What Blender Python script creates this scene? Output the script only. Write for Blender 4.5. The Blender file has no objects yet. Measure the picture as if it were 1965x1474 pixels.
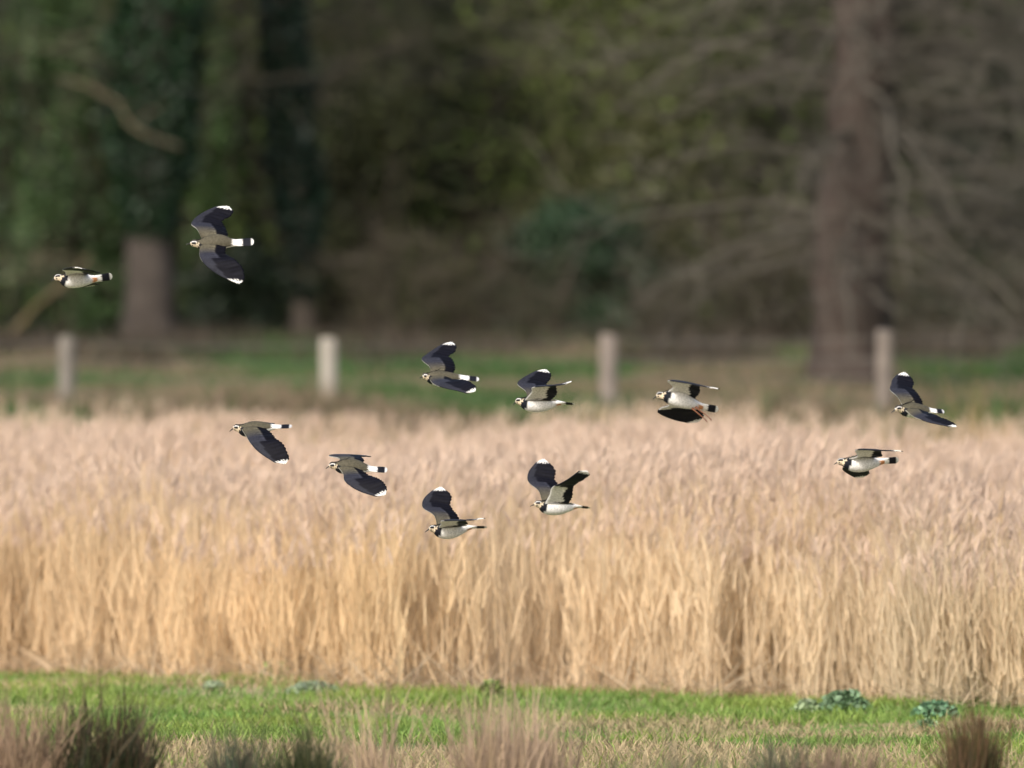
import bpy, math, random
import numpy as np
from mathutils import Vector, Matrix

R = math.radians
scene = bpy.context.scene
rng = np.random.default_rng(7)
random.seed(7)

# ------------------------------------------------------------------ camera
FPX, CAMZ, HOR, CX = 24000.0, 2.33, 500.0, 982.5      # focal length in photo pixels, eye height, horizon row
cam = bpy.data.cameras.new('camera')
cam.sensor_width = 36.0
cam.lens = 36.0 * FPX / 1965.0
cam.shift_y = -(737.0 - HOR) / 1965.0
cam.clip_start, cam.clip_end = 0.5, 4000
cam.dof.use_dof = True
cam.dof.focus_distance = 58.5
cam.dof.aperture_fstop = 2.8
cam_o = bpy.data.objects.new('camera', cam)
scene.collection.objects.link(cam_o)
cam_o.location = (0, 0, CAMZ)
cam_o.rotation_euler = (R(90), 0, 0)
scene.camera = cam_o

# ------------------------------------------------------------------ sky, sun, exposure
SUN_EL, SUN_AZ = R(40), R(206)        # azimuth clockwise from +Y: behind the camera, to the left
world = bpy.data.worlds.new('World'); scene.world = world; world.use_nodes = True
wn = world.node_tree.nodes; wl = world.node_tree.links
sky = wn.new('ShaderNodeTexSky'); sky.sky_type = 'NISHITA'; sky.sun_disc = False
sky.sun_elevation = SUN_EL; sky.sun_rotation = SUN_AZ; sky.dust_density = 4.0
wl.new(sky.outputs[0], wn['Background'].inputs[0]); wn['Background'].inputs[1].default_value = 0.15
sl = bpy.data.lights.new('sun', 'SUN'); sl.energy = 2.2; sl.angle = R(14); sl.color = (1, .965, .91)
so = bpy.data.objects.new('sun', sl); scene.collection.objects.link(so)
sd = Vector((math.sin(SUN_AZ) * math.cos(SUN_EL), math.cos(SUN_AZ) * math.cos(SUN_EL), math.sin(SUN_EL)))
so.rotation_euler = sd.to_track_quat('Z', 'Y').to_euler(); so.location = (-20, -20, 40)
scene.view_settings.view_transform = 'Standard'; scene.view_settings.look = 'None'
scene.view_settings.exposure = 0.56; scene.view_settings.gamma = 1.0
scene.render.engine = 'CYCLES'
scene.cycles.use_denoising = True
scene.cycles.max_bounces = 4; scene.cycles.diffuse_bounces = 2; scene.cycles.transparent_max_bounces = 4

# ------------------------------------------------------------------ helpers
def P(px, py, D):
    return np.array([(px - CX) * D / FPX, D, CAMZ + (HOR - py) * D / FPX])

def sm(a, b, x):
    t = np.clip((np.asarray(x, float) - a) / (b - a), 0, 1); return t * t * (3 - 2 * t)

def gz(x, y):
    """ground height"""
    x = np.asarray(x, float); y = np.asarray(y, float)
    z = 1.02 * sm(98.5, 104, y) + np.clip(y - 104, 0, 1e9) * 0.0125 * (y < 170) + (y >= 170) * (66 * .0125)
    z = z + 0.030 * np.sin(x * .9 + y * .37) * np.cos(y * .51 - x * .2) + .015 * np.sin(x * 2.3 - y * 1.7)
    return z

def vnoise(x, y, seed=0, f=1.0):
    """cheap smooth 2d noise in 0..1"""
    r = np.random.default_rng(seed); s = np.zeros(np.shape(x))
    for k in range(6):
        a = r.uniform(0, 6.28); q = f * r.uniform(.6, 1.8)
        s = s + np.sin((np.cos(a) * x + np.sin(a) * y) * q + r.uniform(0, 6.28))
    return np.clip(.5 + s / 6.0, 0, 1)

def lk(o, parent=None, **props):
    scene.collection.objects.link(o)
    if parent: o.parent = parent
    for k, v in props.items():
        if v is not None: o[k] = v
    return o

def empty(name, loc, label=None, category=None, group=None):
    o = bpy.data.objects.new(name, None); o.empty_display_size = .1; o.location = loc
    return lk(o, None, label=label, category=category, group=group)

class Acc:
    def __init__(s): s.v = []; s.f = []; s.c = []; s.n = 0
    def add(s, V, F, C):
        V = np.asarray(V, float).reshape(-1, 3); F = np.asarray(F, int)
        C = np.broadcast_to(np.asarray(C, float), V.shape)
        s.v.append(V); s.f.append(F + s.n); s.c.append(C); s.n += len(V)
    def mesh(s, name, mat, smooth=False, offset=None):
        V = np.concatenate(s.v); C = np.concatenate(s.c)
        if offset is not None: V = V - np.asarray(offset)
        me = bpy.data.meshes.new(name)
        q = [f for f in s.f if f.shape[1] == 4]; t = [f for f in s.f if f.shape[1] == 3]
        q = np.concatenate(q) if q else np.zeros((0, 4), int); t = np.concatenate(t) if t else np.zeros((0, 3), int)
        nl = q.size + t.size; npoly = len(q) + len(t)
        me.vertices.add(len(V)); me.vertices.foreach_set('co', V.astype(np.float32).ravel())
        me.loops.add(nl); me.loops.foreach_set('vertex_index', np.concatenate([q.ravel(), t.ravel()]).astype(np.int32))
        me.polygons.add(npoly)
        st = np.concatenate([np.arange(len(q)) * 4, len(q) * 4 + np.arange(len(t)) * 3]).astype(np.int32)
        me.polygons.foreach_set('loop_start', st)
        me.polygons.foreach_set('use_smooth', np.full(npoly, smooth))
        me.update(calc_edges=True); me.validate()
        ca = me.color_attributes.new('tint', 'FLOAT_COLOR', 'POINT')
        ca.data.foreach_set('color', np.concatenate([C, np.ones((len(C), 1))], 1).astype(np.float32).ravel())
        me.materials.append(mat)
        return me
    def obj(s, name, mat, parent=None, smooth=False, offset=None, **props):
        o = bpy.data.objects.new(name, s.mesh(name, mat, smooth, offset))
        return lk(o, parent, **props)

def ribbons(acc, base, az, L, W, lean, bend, face, segs, c0, c1, taper=2.0):
    """many tapered curved blades at once"""
    N = len(base); one = np.ones(N)
    az, L, W, lean, bend, face = [np.asarray(a, float) * one for a in (az, L, W, lean, bend, face)]
    c0 = np.broadcast_to(c0, (N, 3)); c1 = np.broadcast_to(c1, (N, 3))
    side = np.stack([np.cos(face), np.sin(face), 0 * face], 1)
    dirh = np.stack([np.cos(az), np.sin(az), 0 * az], 1)
    p = np.array(base, float); V = []; C = []
    for k in range(segs + 1):
        t = k / segs
        w = W * max(1 - t ** taper, .04) * .5
        V += [p - side * w[:, None], p + side * w[:, None]]; cc = c0 * (1 - t) + c1 * t; C += [cc, cc]
        th = lean + bend * (t + .5 / segs)
        p = p + (L / segs)[:, None] * (dirh * np.sin(th)[:, None] + np.array([0, 0, 1.]) * np.cos(th)[:, None])
    m = 2 * (segs + 1)
    V = np.stack(V, 1).reshape(-1, 3); C = np.stack(C, 1).reshape(-1, 3)
    b = np.arange(N)[:, None] * m; F = []
    for k in range(segs): F.append(b + np.array([2 * k, 2 * k + 1, 2 * k + 3, 2 * k + 2]))
    acc.add(V, np.concatenate(F), C)

def twigs(acc, A, B, w0, sag, col, segs=2):
    """thin ribbons from A to B with sag, facing the viewer side roughly at random"""
    N = len(A)
    if N == 0: return
    A = np.asarray(A, float); B = np.asarray(B, float); d = B - A
    ref = rng.normal(size=(N, 3)); s = np.cross(d, ref); s /= np.linalg.norm(s, axis=1)[:, None] + 1e-9
    w0 = np.asarray(w0) * np.ones(N); col = np.broadcast_to(col, (N, 3)); V = []; C = []
    for k in range(segs + 1):
        t = k / segs
        p = A + d * t; p[:, 2] += sag * 4 * t * (1 - t)
        w = w0 * (1 - .8 * t) * .5
        V += [p - s * w[:, None], p + s * w[:, None]]; C += [col, col]
    m = 2 * (segs + 1); b = np.arange(N)[:, None] * m
    F = [b + np.array([2 * k, 2 * k + 1, 2 * k + 3, 2 * k + 2]) for k in range(segs)]
    acc.add(np.stack(V, 1).reshape(-1, 3), np.concatenate(F), np.stack(C, 1).reshape(-1, 3))

def leaves(acc, P0, size, col, squash=1.0):
    """small rhombic leaf faces, randomly turned"""
    N = len(P0); size = np.asarray(size) * np.ones(N)
    a = rng.normal(size=(N, 3)); a /= np.linalg.norm(a, axis=1)[:, None]
    r = rng.normal(size=(N, 3)); b = np.cross(a, r); b /= np.linalg.norm(b, axis=1)[:, None] + 1e-9
    s = size[:, None]
    V = np.stack([P0 - a * s, P0 + b * s * .55, P0 + a * s, P0 - b * s * .55], 1).reshape(-1, 3)
    col = np.broadcast_to(col, (N, 3))
    acc.add(V, np.arange(N)[:, None] * 4 + np.arange(4), np.repeat(col, 4, 0))

def tube(acc, pts, rad, sides, col, bark=0.0):
    pts = np.asarray(pts, float); rad = np.asarray(rad, float); n = len(pts)
    tan = np.gradient(pts, axis=0); tan /= np.linalg.norm(tan, axis=1)[:, None] + 1e-9
    ref = np.array([1, 0, 0.]) if abs(tan[0][0]) < .8 else np.array([0, 0, 1.])
    V = []
    ang = np.arange(sides) * 2 * math.pi / sides
    for i in range(n):
        u = np.cross(tan[i], ref); u /= np.linalg.norm(u); w = np.cross(tan[i], u)
        rr = rad[i] * (1 + (bark * np.sin(ang * 5 + i * .7) + bark * .7 * np.sin(ang * 9 - i) if bark else 0 * ang))
        V.append(pts[i] + np.outer(rr * np.cos(ang), u) + np.outer(rr * np.sin(ang), w))
    V = np.concatenate(V)
    j = np.arange(sides); k = (j + 1) % sides
    F = np.concatenate([np.stack([i * sides + j, i * sides + k, (i + 1) * sides + k, (i + 1) * sides + j], 1) for i in range(n - 1)])
    acc.add(V, F, col)
    cap = np.stack([np.full(sides - 2, (n - 1) * sides), (n - 1) * sides + np.arange(1, sides - 1), (n - 1) * sides + np.arange(2, sides)], 1)
    acc.f.append(cap + acc.n - len(V))

# ------------------------------------------------------------------ materials
def mat_tint(name, rough=.85, noise=.25, nscale=6.0, spec=.25, trans=0.0, bump=0.0, bscale=30.):
    m = bpy.data.materials.new(name); m.use_nodes = True
    nt = m.node_tree; n = nt.nodes; l = nt.links; b = n['Principled BSDF']
    at = n.new('ShaderNodeAttribute'); at.attribute_name = 'tint'
    tc = n.new('ShaderNodeTexCoord'); no = n.new('ShaderNodeTexNoise'); no.inputs['Scale'].default_value = nscale; no.inputs['Detail'].default_value = 4
    l.new(tc.outputs['Object'], no.inputs['Vector'])
    mr = n.new('ShaderNodeMapRange'); mr.inputs[1].default_value = .25; mr.inputs[2].default_value = .75
    mr.inputs[3].default_value = 1 - noise; mr.inputs[4].default_value = 1 + noise
    l.new(no.outputs['Fac'], mr.inputs[0])
    mx = n.new('ShaderNodeVectorMath'); mx.operation = 'SCALE'
    l.new(at.outputs['Color'], mx.inputs[0]); l.new(mr.outputs[0], mx.inputs['Scale'])
    l.new(mx.outputs[0], b.inputs['Base Color'])
    b.inputs['Roughness'].default_value = rough; b.inputs['Specular IOR Level'].default_value = spec
    if bump:
        n2 = n.new('ShaderNodeTexNoise'); n2.inputs['Scale'].default_value = bscale; n2.inputs['Detail'].default_value = 6
        l.new(tc.outputs['Object'], n2.inputs['Vector'])
        bp = n.new('ShaderNodeBump'); bp.inputs['Strength'].default_value = bump; bp.inputs['Distance'].default_value = .02
        l.new(n2.outputs['Fac'], bp.inputs['Height']); l.new(bp.outputs[0], b.inputs['Normal'])
    if trans:
        tr = n.new('ShaderNodeBsdfTranslucent'); l.new(mx.outputs[0], tr.inputs[0])
        ms = n.new('ShaderNodeMixShader'); ms.inputs[0].default_value = trans
        l.new(b.outputs[0], ms.inputs[1]); l.new(tr.outputs[0], ms.inputs[2]); l.new(ms.outputs[0], n['Material Output'].inputs[0])
    return m

M_reed = mat_tint('dry_reed', .7, .12, 3, .25, trans=.42)
M_grass = mat_tint('grass_blade', .6, .2, 3, .3, trans=.35)
M_bark = mat_tint('bark', .95, .35, 4, .1, bump=.8, bscale=14)
M_twig = mat_tint('twig', .9, .35, 1.2, .1)
M_ivy = mat_tint('ivy_leaf', .5, .5, 1.5, .4, trans=.15)
M_wood = mat_tint('weathered_post', .9, .22, 9, .15, bump=.5, bscale=40)
M_wire = mat_tint('galvanised_wire', .5, .1, 9, .5)
M_plume = mat_tint('plumage', .6, .28, 110, .07)
M_horn = mat_tint('horn', .4, .1, 40, .4)

def mat_ground():
    m = bpy.data.materials.new('ground_cover'); m.use_nodes = True
    nt = m.node_tree; n = nt.nodes; l = nt.links; b = n['Principled BSDF']
    ge = n.new('ShaderNodeNewGeometry'); sp = n.new('ShaderNodeSeparateXYZ'); l.new(ge.outputs['Position'], sp.inputs[0])
    def noise(s, d=5):
        o = n.new('ShaderNodeTexNoise'); o.inputs['Scale'].default_value = s; o.inputs['Detail'].default_value = d
        l.new(ge.outputs['Position'], o.inputs['Vector']); return o.outputs['Fac']
    def mix(f, a, c):
        o = n.new('ShaderNodeMix'); o.data_type = 'RGBA'
        l.new(f, o.inputs['Factor'])
        for s, k in ((a, 'A'), (c, 'B')):
            inp = [i for i in o.inputs if i.name == k and i.type == 'RGBA'][0]
            if isinstance(s, tuple): inp.default_value = (*s, 1)
            else: l.new(s, inp)
        return [q for q in o.outputs if q.type == 'RGBA'][0]
    def step(src, a, c):
        o = n.new('ShaderNodeMapRange'); o.interpolation_type = 'SMOOTHSTEP'
        o.inputs[1].default_value = a; o.inputs[2].default_value = c; l.new(src, o.inputs[0]); return o.outputs[0]
    grass = mix(step(noise(1.3), .45, .66), (.12, .21, .04), (.26, .22, .11))
    bank = mix(step(noise(.8), .42, .6), (.05, .11, .025), (.15, .12, .07))
    litter = mix(step(noise(2.2), .35, .65), (.07, .052, .038), (.035, .03, .02))
    straw = mix(step(noise(3.), .35, .65), (.50, .38, .25), (.40, .30, .19))
    y = sp.outputs['Y']
    marsh = mix(step(noise(.9), .4, .6), (.36, .31, .22), (.22, .21, .12))
    c = mix(step(y, 58.5, 61.2), marsh, grass)
    c = mix(step(y, 64.5, 68), c, straw)
    c = mix(step(y, 100, 102.5), c, bank)
    c = mix(step(y, 126, 136), c, litter)
    c = mix(step(y, 260, 300), c, grass)
    l.new(c, b.inputs['Base Color']); b.inputs['Roughness'].default_value = .95; b.inputs['Specular IOR Level'].default_value = .1
    bp = n.new('ShaderNodeBump'); bp.inputs['Strength'].default_value = .6; bp.inputs['Distance'].default_value = .05
    l.new(noise(9), bp.inputs['Height']); l.new(bp.outputs[0], b.inputs['Normal'])
    return m

# ------------------------------------------------------------------ ground
ys = np.concatenate([np.linspace(-300, 40, 12), np.arange(42, 96, 2.), np.arange(96, 140, .5), np.arange(140, 200, 4.), np.linspace(210, 3000, 14)])
xs = np.concatenate([np.linspace(-1500, -30, 12), np.arange(-28, 28.1, 1.), np.linspace(30, 1500, 12)])
X, Y = np.meshgrid(xs, ys)
Zg = gz(X, Y)
nx, ny = len(xs), len(ys)
i = np.arange(ny - 1)[:, None] * nx + np.arange(nx - 1)[None, :]
g = Acc(); g.add(np.stack([X, Y, Zg], 2).reshape(-1, 3), np.stack([i, i + 1, i + nx + 1, i + nx], 2).reshape(-1, 4), (.2, .2, .2))
g.obj('ground', mat_ground(), smooth=True, kind='structure')

# ------------------------------------------------------------------ reed bed
def reed_front(x): return 67.4 - x * .8 + .55 * np.sin(x * 1.7) + .3 * np.sin(x * 4.3 + 1) + .15 * np.sin(x * 11)

def build_reeds():
    n = 78000
    y = 64.5 + (101.8 - 64.5) * rng.random(n) ** 1.55
    x = rng.uniform(-1, 1, n) * (.041 * y + 1.6)
    keep = (y > reed_front(x) + rng.normal(0, .16, n)) & (y < 101.5 + .5 * np.sin(x * 1.3))
    x, y = x[keep], y[keep]
    dens = vnoise(x, y * .6, 3, 3.0)
    near = y < reed_front(x) + 1.2
    k2 = (rng.random(len(x)) < .25 + .95 * dens) & (rng.random(len(x)) < np.where(near, 1.0, .6))
    x, y = x[k2], y[k2]; N = len(x)
    z = gz(x, y)
    tone = vnoise(x, y * .5, 11, 1.6)
    edge = sm(0, .9, y - reed_front(x))
    h = (.74 + .30 * edge) * (1 + .28 * (vnoise(x, y, 5, 1.1) - .5)) * rng.uniform(.86, 1.12, N) + .06
    h = np.minimum(h, 1.32 + .0 * h)
    h = h - .20 * sm(74, 92, y)
    h = np.where(y > 98.5, np.minimum(h, .88 + z * .25 - z * .8), h)
    base = np.stack([x, y, z - .02], 1)
    straw0 = np.array([.72, .585, .42]); straw1 = np.array([.63, .50, .325])
    v = rng.uniform(.86, 1.10, N)[:, None] * (.93 + .16 * vnoise(x, y * .8, 8, 2.2))[:, None]
    warm = np.array([1.0, .92, .79]); cool = np.array([.97, .97, .98])
    tt = tone[:, None]
    tintv = (warm * (1 - tt) + cool * tt) * v
    a = Acc()
    az = rng.uniform(0, 6.28, N); az = np.where(rng.random(N) < .55, rng.normal(0.2, .7, N), az)
    lean = np.abs(rng.normal(0, .06, N)); bend = np.abs(rng.normal(.06, .09, N))
    ribbons(a, base, az, h, rng.uniform(.0045, .0075, N), lean, bend, rng.uniform(-.9, .9, N), 3, straw0 * tintv, straw1 * tintv, 4)
    # leaves along the stem
    for k in range(3):
        t = rng.uniform(.12, .8, N)
        off = np.stack([np.cos(az), np.sin(az), 0 * az], 1) * (np.sin(lean + bend * t * .5) * h * t)[:, None]
        b = base + off; b[:, 2] += h * t * np.cos(lean + bend * .5 * t)
        la = rng.uniform(0, 6.28, N)
        lc = np.array([.68, .53, .35]) * tintv * rng.uniform(.85, 1.15, N)[:, None]
        ribbons(a, b, la, rng.uniform(.16, .40, N), rng.uniform(.006, .012, N), rng.uniform(.1, .5, N), rng.uniform(.1, 1.3, N), la + 1.57 + rng.normal(0, .5, N), 3, lc, lc * .95, 2)
    # hanging dead leaves that close the front of the bed
    fr = np.where(y < reed_front(x) + 1.6)[0]; m = len(fr)
    for k in range(8):
        b = base[fr] + np.stack([rng.normal(0, .05, m), rng.normal(0, .05, m), rng.uniform(.0, .75, m) * h[fr]], 1)
        la = rng.uniform(0, 6.28, m); lc = np.array([.73, .585, .40]) * tintv[fr] * rng.uniform(.85, 1.15, m)[:, None]
        ribbons(a, b, la, rng.uniform(.15, .4, m), rng.uniform(.006, .011, m), rng.uniform(.0, .35, m), rng.uniform(-.2, .6, m), rng.uniform(-.8, .8, m), 2, lc, lc, 2)
    # feathery seed heads
    t = 1.0
    off = np.stack([np.cos(az), np.sin(az), 0 * az], 1) * (np.sin(lean + bend * .5) * h)[:, None]
    top = base + off; top[:, 2] += h * np.cos(lean + bend * .5) - .05
    has = rng.random(N) < .8
    T = top[has]; n2 = len(T); aa = az[has]
    for k in range(4):
        pc = np.array([.60, .465, .36]) * rng.uniform(.85, 1.15, n2)[:, None]
        b = T.copy(); b[:, 2] += rng.uniform(-.03, .05, n2)
        ribbons(a, b, aa + rng.normal(0, .8, n2), rng.uniform(.06, .14, n2), rng.uniform(.008, .014, n2), rng.uniform(.0, .4, n2), rng.uniform(.2, 1.3, n2), rng.uniform(-1, 1, n2), 2, pc, pc * 1.1, 2)
    # fallen stalks at the foot
    m = 2600; lx = rng.uniform(-5, 5, m); ly = reed_front(lx) + rng.normal(-.12, .28, m)
    lb = np.stack([lx, ly, gz(lx, ly) + rng.uniform(.005, .06, m)], 1); lc = np.array([.60, .48, .33]) * rng.uniform(.6, 1.15, m)[:, None]
    ribbons(a, lb, rng.uniform(0, 6.28, m), rng.uniform(.12, .5, m), rng.uniform(.006, .012, m), rng.uniform(.9, 1.6, m), rng.uniform(-.3, .3, m), rng.uniform(0, 3.1, m), 2, lc, lc, 3)
    print('reeds', a.n)
    a.obj('reed_bed', M_reed, kind='stuff', label='wide bed of dry straw-coloured reeds in front of the fence', category='reeds')
build_reeds()

# ------------------------------------------------------------------ grasses
def build_meadow():
    n = 170000
    y = rng.uniform(50, 69.5, n); x = rng.uniform(-1, 1, n) * (.041 * y + 1.2)
    k = y < reed_front(x) + .5; x, y = x[k], y[k]
    dry = vnoise(x * 1.0, y * 1.2, 21, 1.4); cl = vnoise(x, y, 22, 3.2)
    k = rng.random(len(x)) < .45 + .6 * cl; x, y, dry, cl = x[k], y[k], dry[k], cl[k]
    N = len(x); base = np.stack([x, y, gz(x, y) - .005], 1)
    isdry = (rng.random(N) < sm(.58, .80, dry + .32 * sm(-61.4, -58.4, -y)) * .85 + .03)
    gcol = np.array([.190, .275, .062]) * rng.uniform(.7, 1.35, N)[:, None] * (np.array([1, 1, 1]) + (cl[:, None] - .5) * np.array([.5, .2, .1]))
    dcol = np.array([.42, .33, .19]) * rng.uniform(.7, 1.2, N)[:, None]
    c = np.where(isdry[:, None], dcol, gcol)
    a = Acc()
    L = rng.uniform(.03, .085, N) * (.7 + .7 * cl) * (1 + 1.3 * (sm(-59.5, -56, -y)) * rng.random(N))
    ribbons(a, base, rng.uniform(0, 6.28, N), L, rng.uniform(.006, .012, N), rng.uniform(.1, .7, N), rng.uniform(.2, 1.3, N), rng.uniform(-1.2, 1.2, N), 2, c * .85, c * 1.1, 2)
    a.obj('meadow_grass', M_grass, kind='stuff', label='bright green meadow grass with straw patches in front of the reeds', category='grass')
build_meadow()

def build_bank():
    n = 95000
    y = 102.5 + 31 * rng.random(n) ** 1.25; x = rng.uniform(-1, 1, n) * (.041 * y + 1.6)
    cl = vnoise(x, y * .5, 31, 1.3); dry = vnoise(x, y * .4, 32, 1.0)
    N = n; base = np.stack([x, y, gz(x, y) - .01], 1)
    low = sm(-112, -103, -y); isdry = rng.random(N) < sm(.42, .66, dry + .16 * low) * .75 + .08
    gcol = np.array([.058, .125, .030]) * rng.uniform(.6, 1.35, N)[:, None]
    dcol = np.array([.27, .20, .13]) * rng.uniform(.6, 1.2, N)[:, None]
    c = np.where(isdry[:, None], dcol, gcol)
    a = Acc()
    ribbons(a, base, rng.uniform(0, 6.28, N), rng.uniform(.06, .22, N) * (.35 + 1.1 * cl) * (1 + .5 * low), rng.uniform(.01, .02, N), rng.uniform(.1, .6, N), rng.uniform(.2, 1.3, N), rng.uniform(-1.2, 1.2, N), 2, c * .85, c * 1.1, 2)
    a.obj('bank_grass', M_grass, kind='stuff', label='strip of green grass on the bank behind the fence', category='grass')
    # dead grass and bracken where the wood begins
    n = 30000
    y = rng.uniform(122, 137, n); x = rng.uniform(-1, 1, n) * (.041 * y + 2)
    cl = vnoise(x * 1.2, y * .5, 41, 1.5); k = rng.random(n) < sm(.42, .68, cl); x, y, cl = x[k], y[k], cl[k]
    N = len(x); base = np.stack([x, y, gz(x, y) - .01], 1)
    c = np.array([.10, .078, .055]) * rng.uniform(.3, 1.25, N)[:, None]
    a = Acc()
    ribbons(a, base, rng.uniform(0, 6.28, N), rng.uniform(.15, .42, N) * (.5 + .7 * cl), rng.uniform(.012, .028, N), rng.uniform(.1, .8, N), rng.uniform(.2, 1.5, N), rng.uniform(-1.2, 1.2, N), 3, c * .8, c * 1.1, 2)
    a.obj('dead_grass', M_grass, kind='stuff', label='pinkish brown dead grass and bracken along the foot of the wood', category='dead grass')
build_bank()

# ------------------------------------------------------------------ tussocks, rushes, leafy plants
def rush_clump(px, ytop, wpx, D, ncl, cbase, ctop, label, spread=.35, name='rush_clump', cat='rush', group=None, dense=1.0):
    x = (px - CX) * D / FPX; z = float(gz(x, D)); h = CAMZ + (HOR - ytop) * D / FPX - z; w = wpx * 1.25 * D / FPX
    root = empty(name, (x, D, z), label, cat, group)
    for part, c0, c1, hh, cnt in (('green_stems', cbase, np.array(cbase) * .9 + np.array(ctop) * .3, .85, .65), ('dead_stems', np.array(ctop) * .7, ctop, 1.0, .4)):
        a = Acc(); N = int(ncl * cnt * dense)
        r = np.sqrt(rng.random(N)) * w * .42; th = rng.uniform(0, 6.28, N)
        base = np.stack([r * np.cos(th), r * np.sin(th) * .8, 0 * r - .01], 1)
        az = th + rng.normal(0, .9, N)
        v = rng.uniform(.6, 1.3, N)[:, None]
        ks = rng.integers(0, 7, N); sub = np.random.default_rng(int(px)); so_ = sub.normal(0, .24, (7, 2)) * w; hs_ = sub.uniform(.55, 1.15, 7); la_ = sub.uniform(0, 6.28, 7)
        base[:, :2] = base[:, :2] * .6 + so_[ks]; az = np.where(rng.random(N) < .5, la_[ks] + rng.normal(0, .4, N), az)
        ribbons(a, base, az, h * hh * hs_[ks] * rng.uniform(.45, 1.35, N), rng.uniform(.005, .009, N), rng.uniform(-.3, 1, N) * spread * (r / (w * .42) + .3), rng.normal(.2, .4, N), rng.uniform(-1, 1, N), 4, np.asarray(c0) * v, np.asarray(c1) * v, 3)
        a.obj(part, M_grass, root)

GR, BR, ST = (.028, .05, .018), (.20, .125, .07), (.42, .29, .19)
rush_clump(215, 1352, 200, 52.6, 900, (.018, .030, .010), (.085, .058, .030), 'dark rush clump with brown tops at the lower left, the biggest one')
rush_clump(440, 1392, 130, 52.2, 600, (.035, .068, .04), (.11, .10, .065), 'blue-green rush clump just right of the biggest dark clump')
rush_clump(592, 1404, 120, 52.0, 600, (.018, .032, .011), (.09, .09, .038), 'short dark green rush clump, third from the left edge')
rush_clump(45, 1362, 210, 52.4, 800, (.22, .16, .10), ST, 'pale straw tussock in the bottom left corner', .5, 'grass_tussock', 'tussock')
rush_clump(935, 1342, 230, 52.8, 950, (.34, .25, .155), (.48, .35, .245), 'pinkish straw tussock at bottom centre below the reeds', .4, 'grass_tussock', 'tussock')
rush_clump(1290, 1425, 160, 52.0, 420, (.08, .11, .045), (.25, .22, .14), 'low grey-green tuft at the bottom edge right of the central tussock', .5, 'grass_tussock', 'tussock')
rush_clump(1492, 1402, 90, 52.6, 420, (.05, .075, .035), (.17, .16, .10), 'grey-green rush clump beside the low brown tussock', .3)
rush_clump(1585, 1425, 170, 52.0, 600, (.11, .085, .05), (.26, .18, .12), 'low brown tussock at the bottom edge right of centre', .5, 'grass_tussock', 'tussock')
rush_clump(1862, 1382, 90, 52.2, 650, (.035, .045, .016), (.17, .10, .05), 'narrow upright dark brown rush clump at the lower right', .18)
rush_clump(1888, 782, 75, 93, 420, (.30, .20, .09), (.40, .27, .12), 'golden brown tussock standing above the reeds at the right', .3, 'grass_tussock', 'tussock')
rush_clump(1740, 850, 85, 84, 350, (.26, .17, .09), (.36, .25, .15), 'dull brown tussock among the reed tops beside the right-hand birds', .35, 'grass_tussock', 'tussock')

def leafy_plant(px, ytop, ybase, wpx, col, label, n=420):
    D = CAMZ * FPX / (ybase - HOR); x = (px - CX) * D / FPX; z = float(gz(x, D))
    h = (ybase - ytop) * D / FPX; w = wpx * D / FPX
    root = empty('leafy_plant', (x, D, z), label, 'plant', 'leafy plants along the foot of the reeds')
    a = Acc(); b = Acc(); ns = 16
    th = rng.uniform(0, 6.28, ns); ln = rng.uniform(.1, 1.0, ns)
    ribbons(b, np.zeros((ns, 3)), th, h * rng.uniform(.7, 1.05, ns), .006, ln * w / h * .5, .2, rng.uniform(-1, 1, ns), 3, np.array(col) * .8, np.array(col), 3)
    u = rng.random(n); r = np.sqrt(rng.random(n)) * w * .5 * np.sqrt(np.clip(1 - u * .85, 0, 1)); t = rng.uniform(0, 6.28, n)
    Pp = np.stack([r * np.cos(t), r * np.sin(t) * .7, .01 + u * h * .95], 1)
    leaves(a, Pp, rng.uniform(.010, .026, n), np.array(col) * [3.0, 2.6, 2.1] * rng.uniform(.55, 1.5, n)[:, None])
    b.obj('stems', M_grass, root); a.obj('foliage', M_ivy, root)
leafy_plant(1622, 1335, 1372, 120, (.045, .085, .055), 'rounded dark blue-green leafy plant at the foot of the reeds on the right')
leafy_plant(1548, 1352, 1374, 60, (.08, .12, .08), 'small grey-green plant left of the rounded dark plant', 160)
leafy_plant(1795, 1350, 1380, 105, (.04, .09, .06), 'low wide dark green plant nearest the right edge below the reeds')
leafy_plant(1778, 1380, 1398, 60, (.05, .09, .055), 'tiny dark plant just in front of the low wide dark one', 150)
leafy_plant(528, 1282, 1318, 90, (.075, .13, .04), 'mid-green leafy plant poking up from the reed foot on the left', 300)
leafy_plant(600, 1318, 1340, 120, (.075, .11, .085), 'flat pale blue-green plant in the grass left of centre', 240)
leafy_plant(410, 1326, 1338, 55, (.07, .10, .075), 'tiny pale blue-green plant left of the flat pale one', 90)
leafy_plant(945, 1318, 1352, 60, (.06, .09, .03), 'small yellow-green plant at the reed edge above the central tussock', 180)

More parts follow.
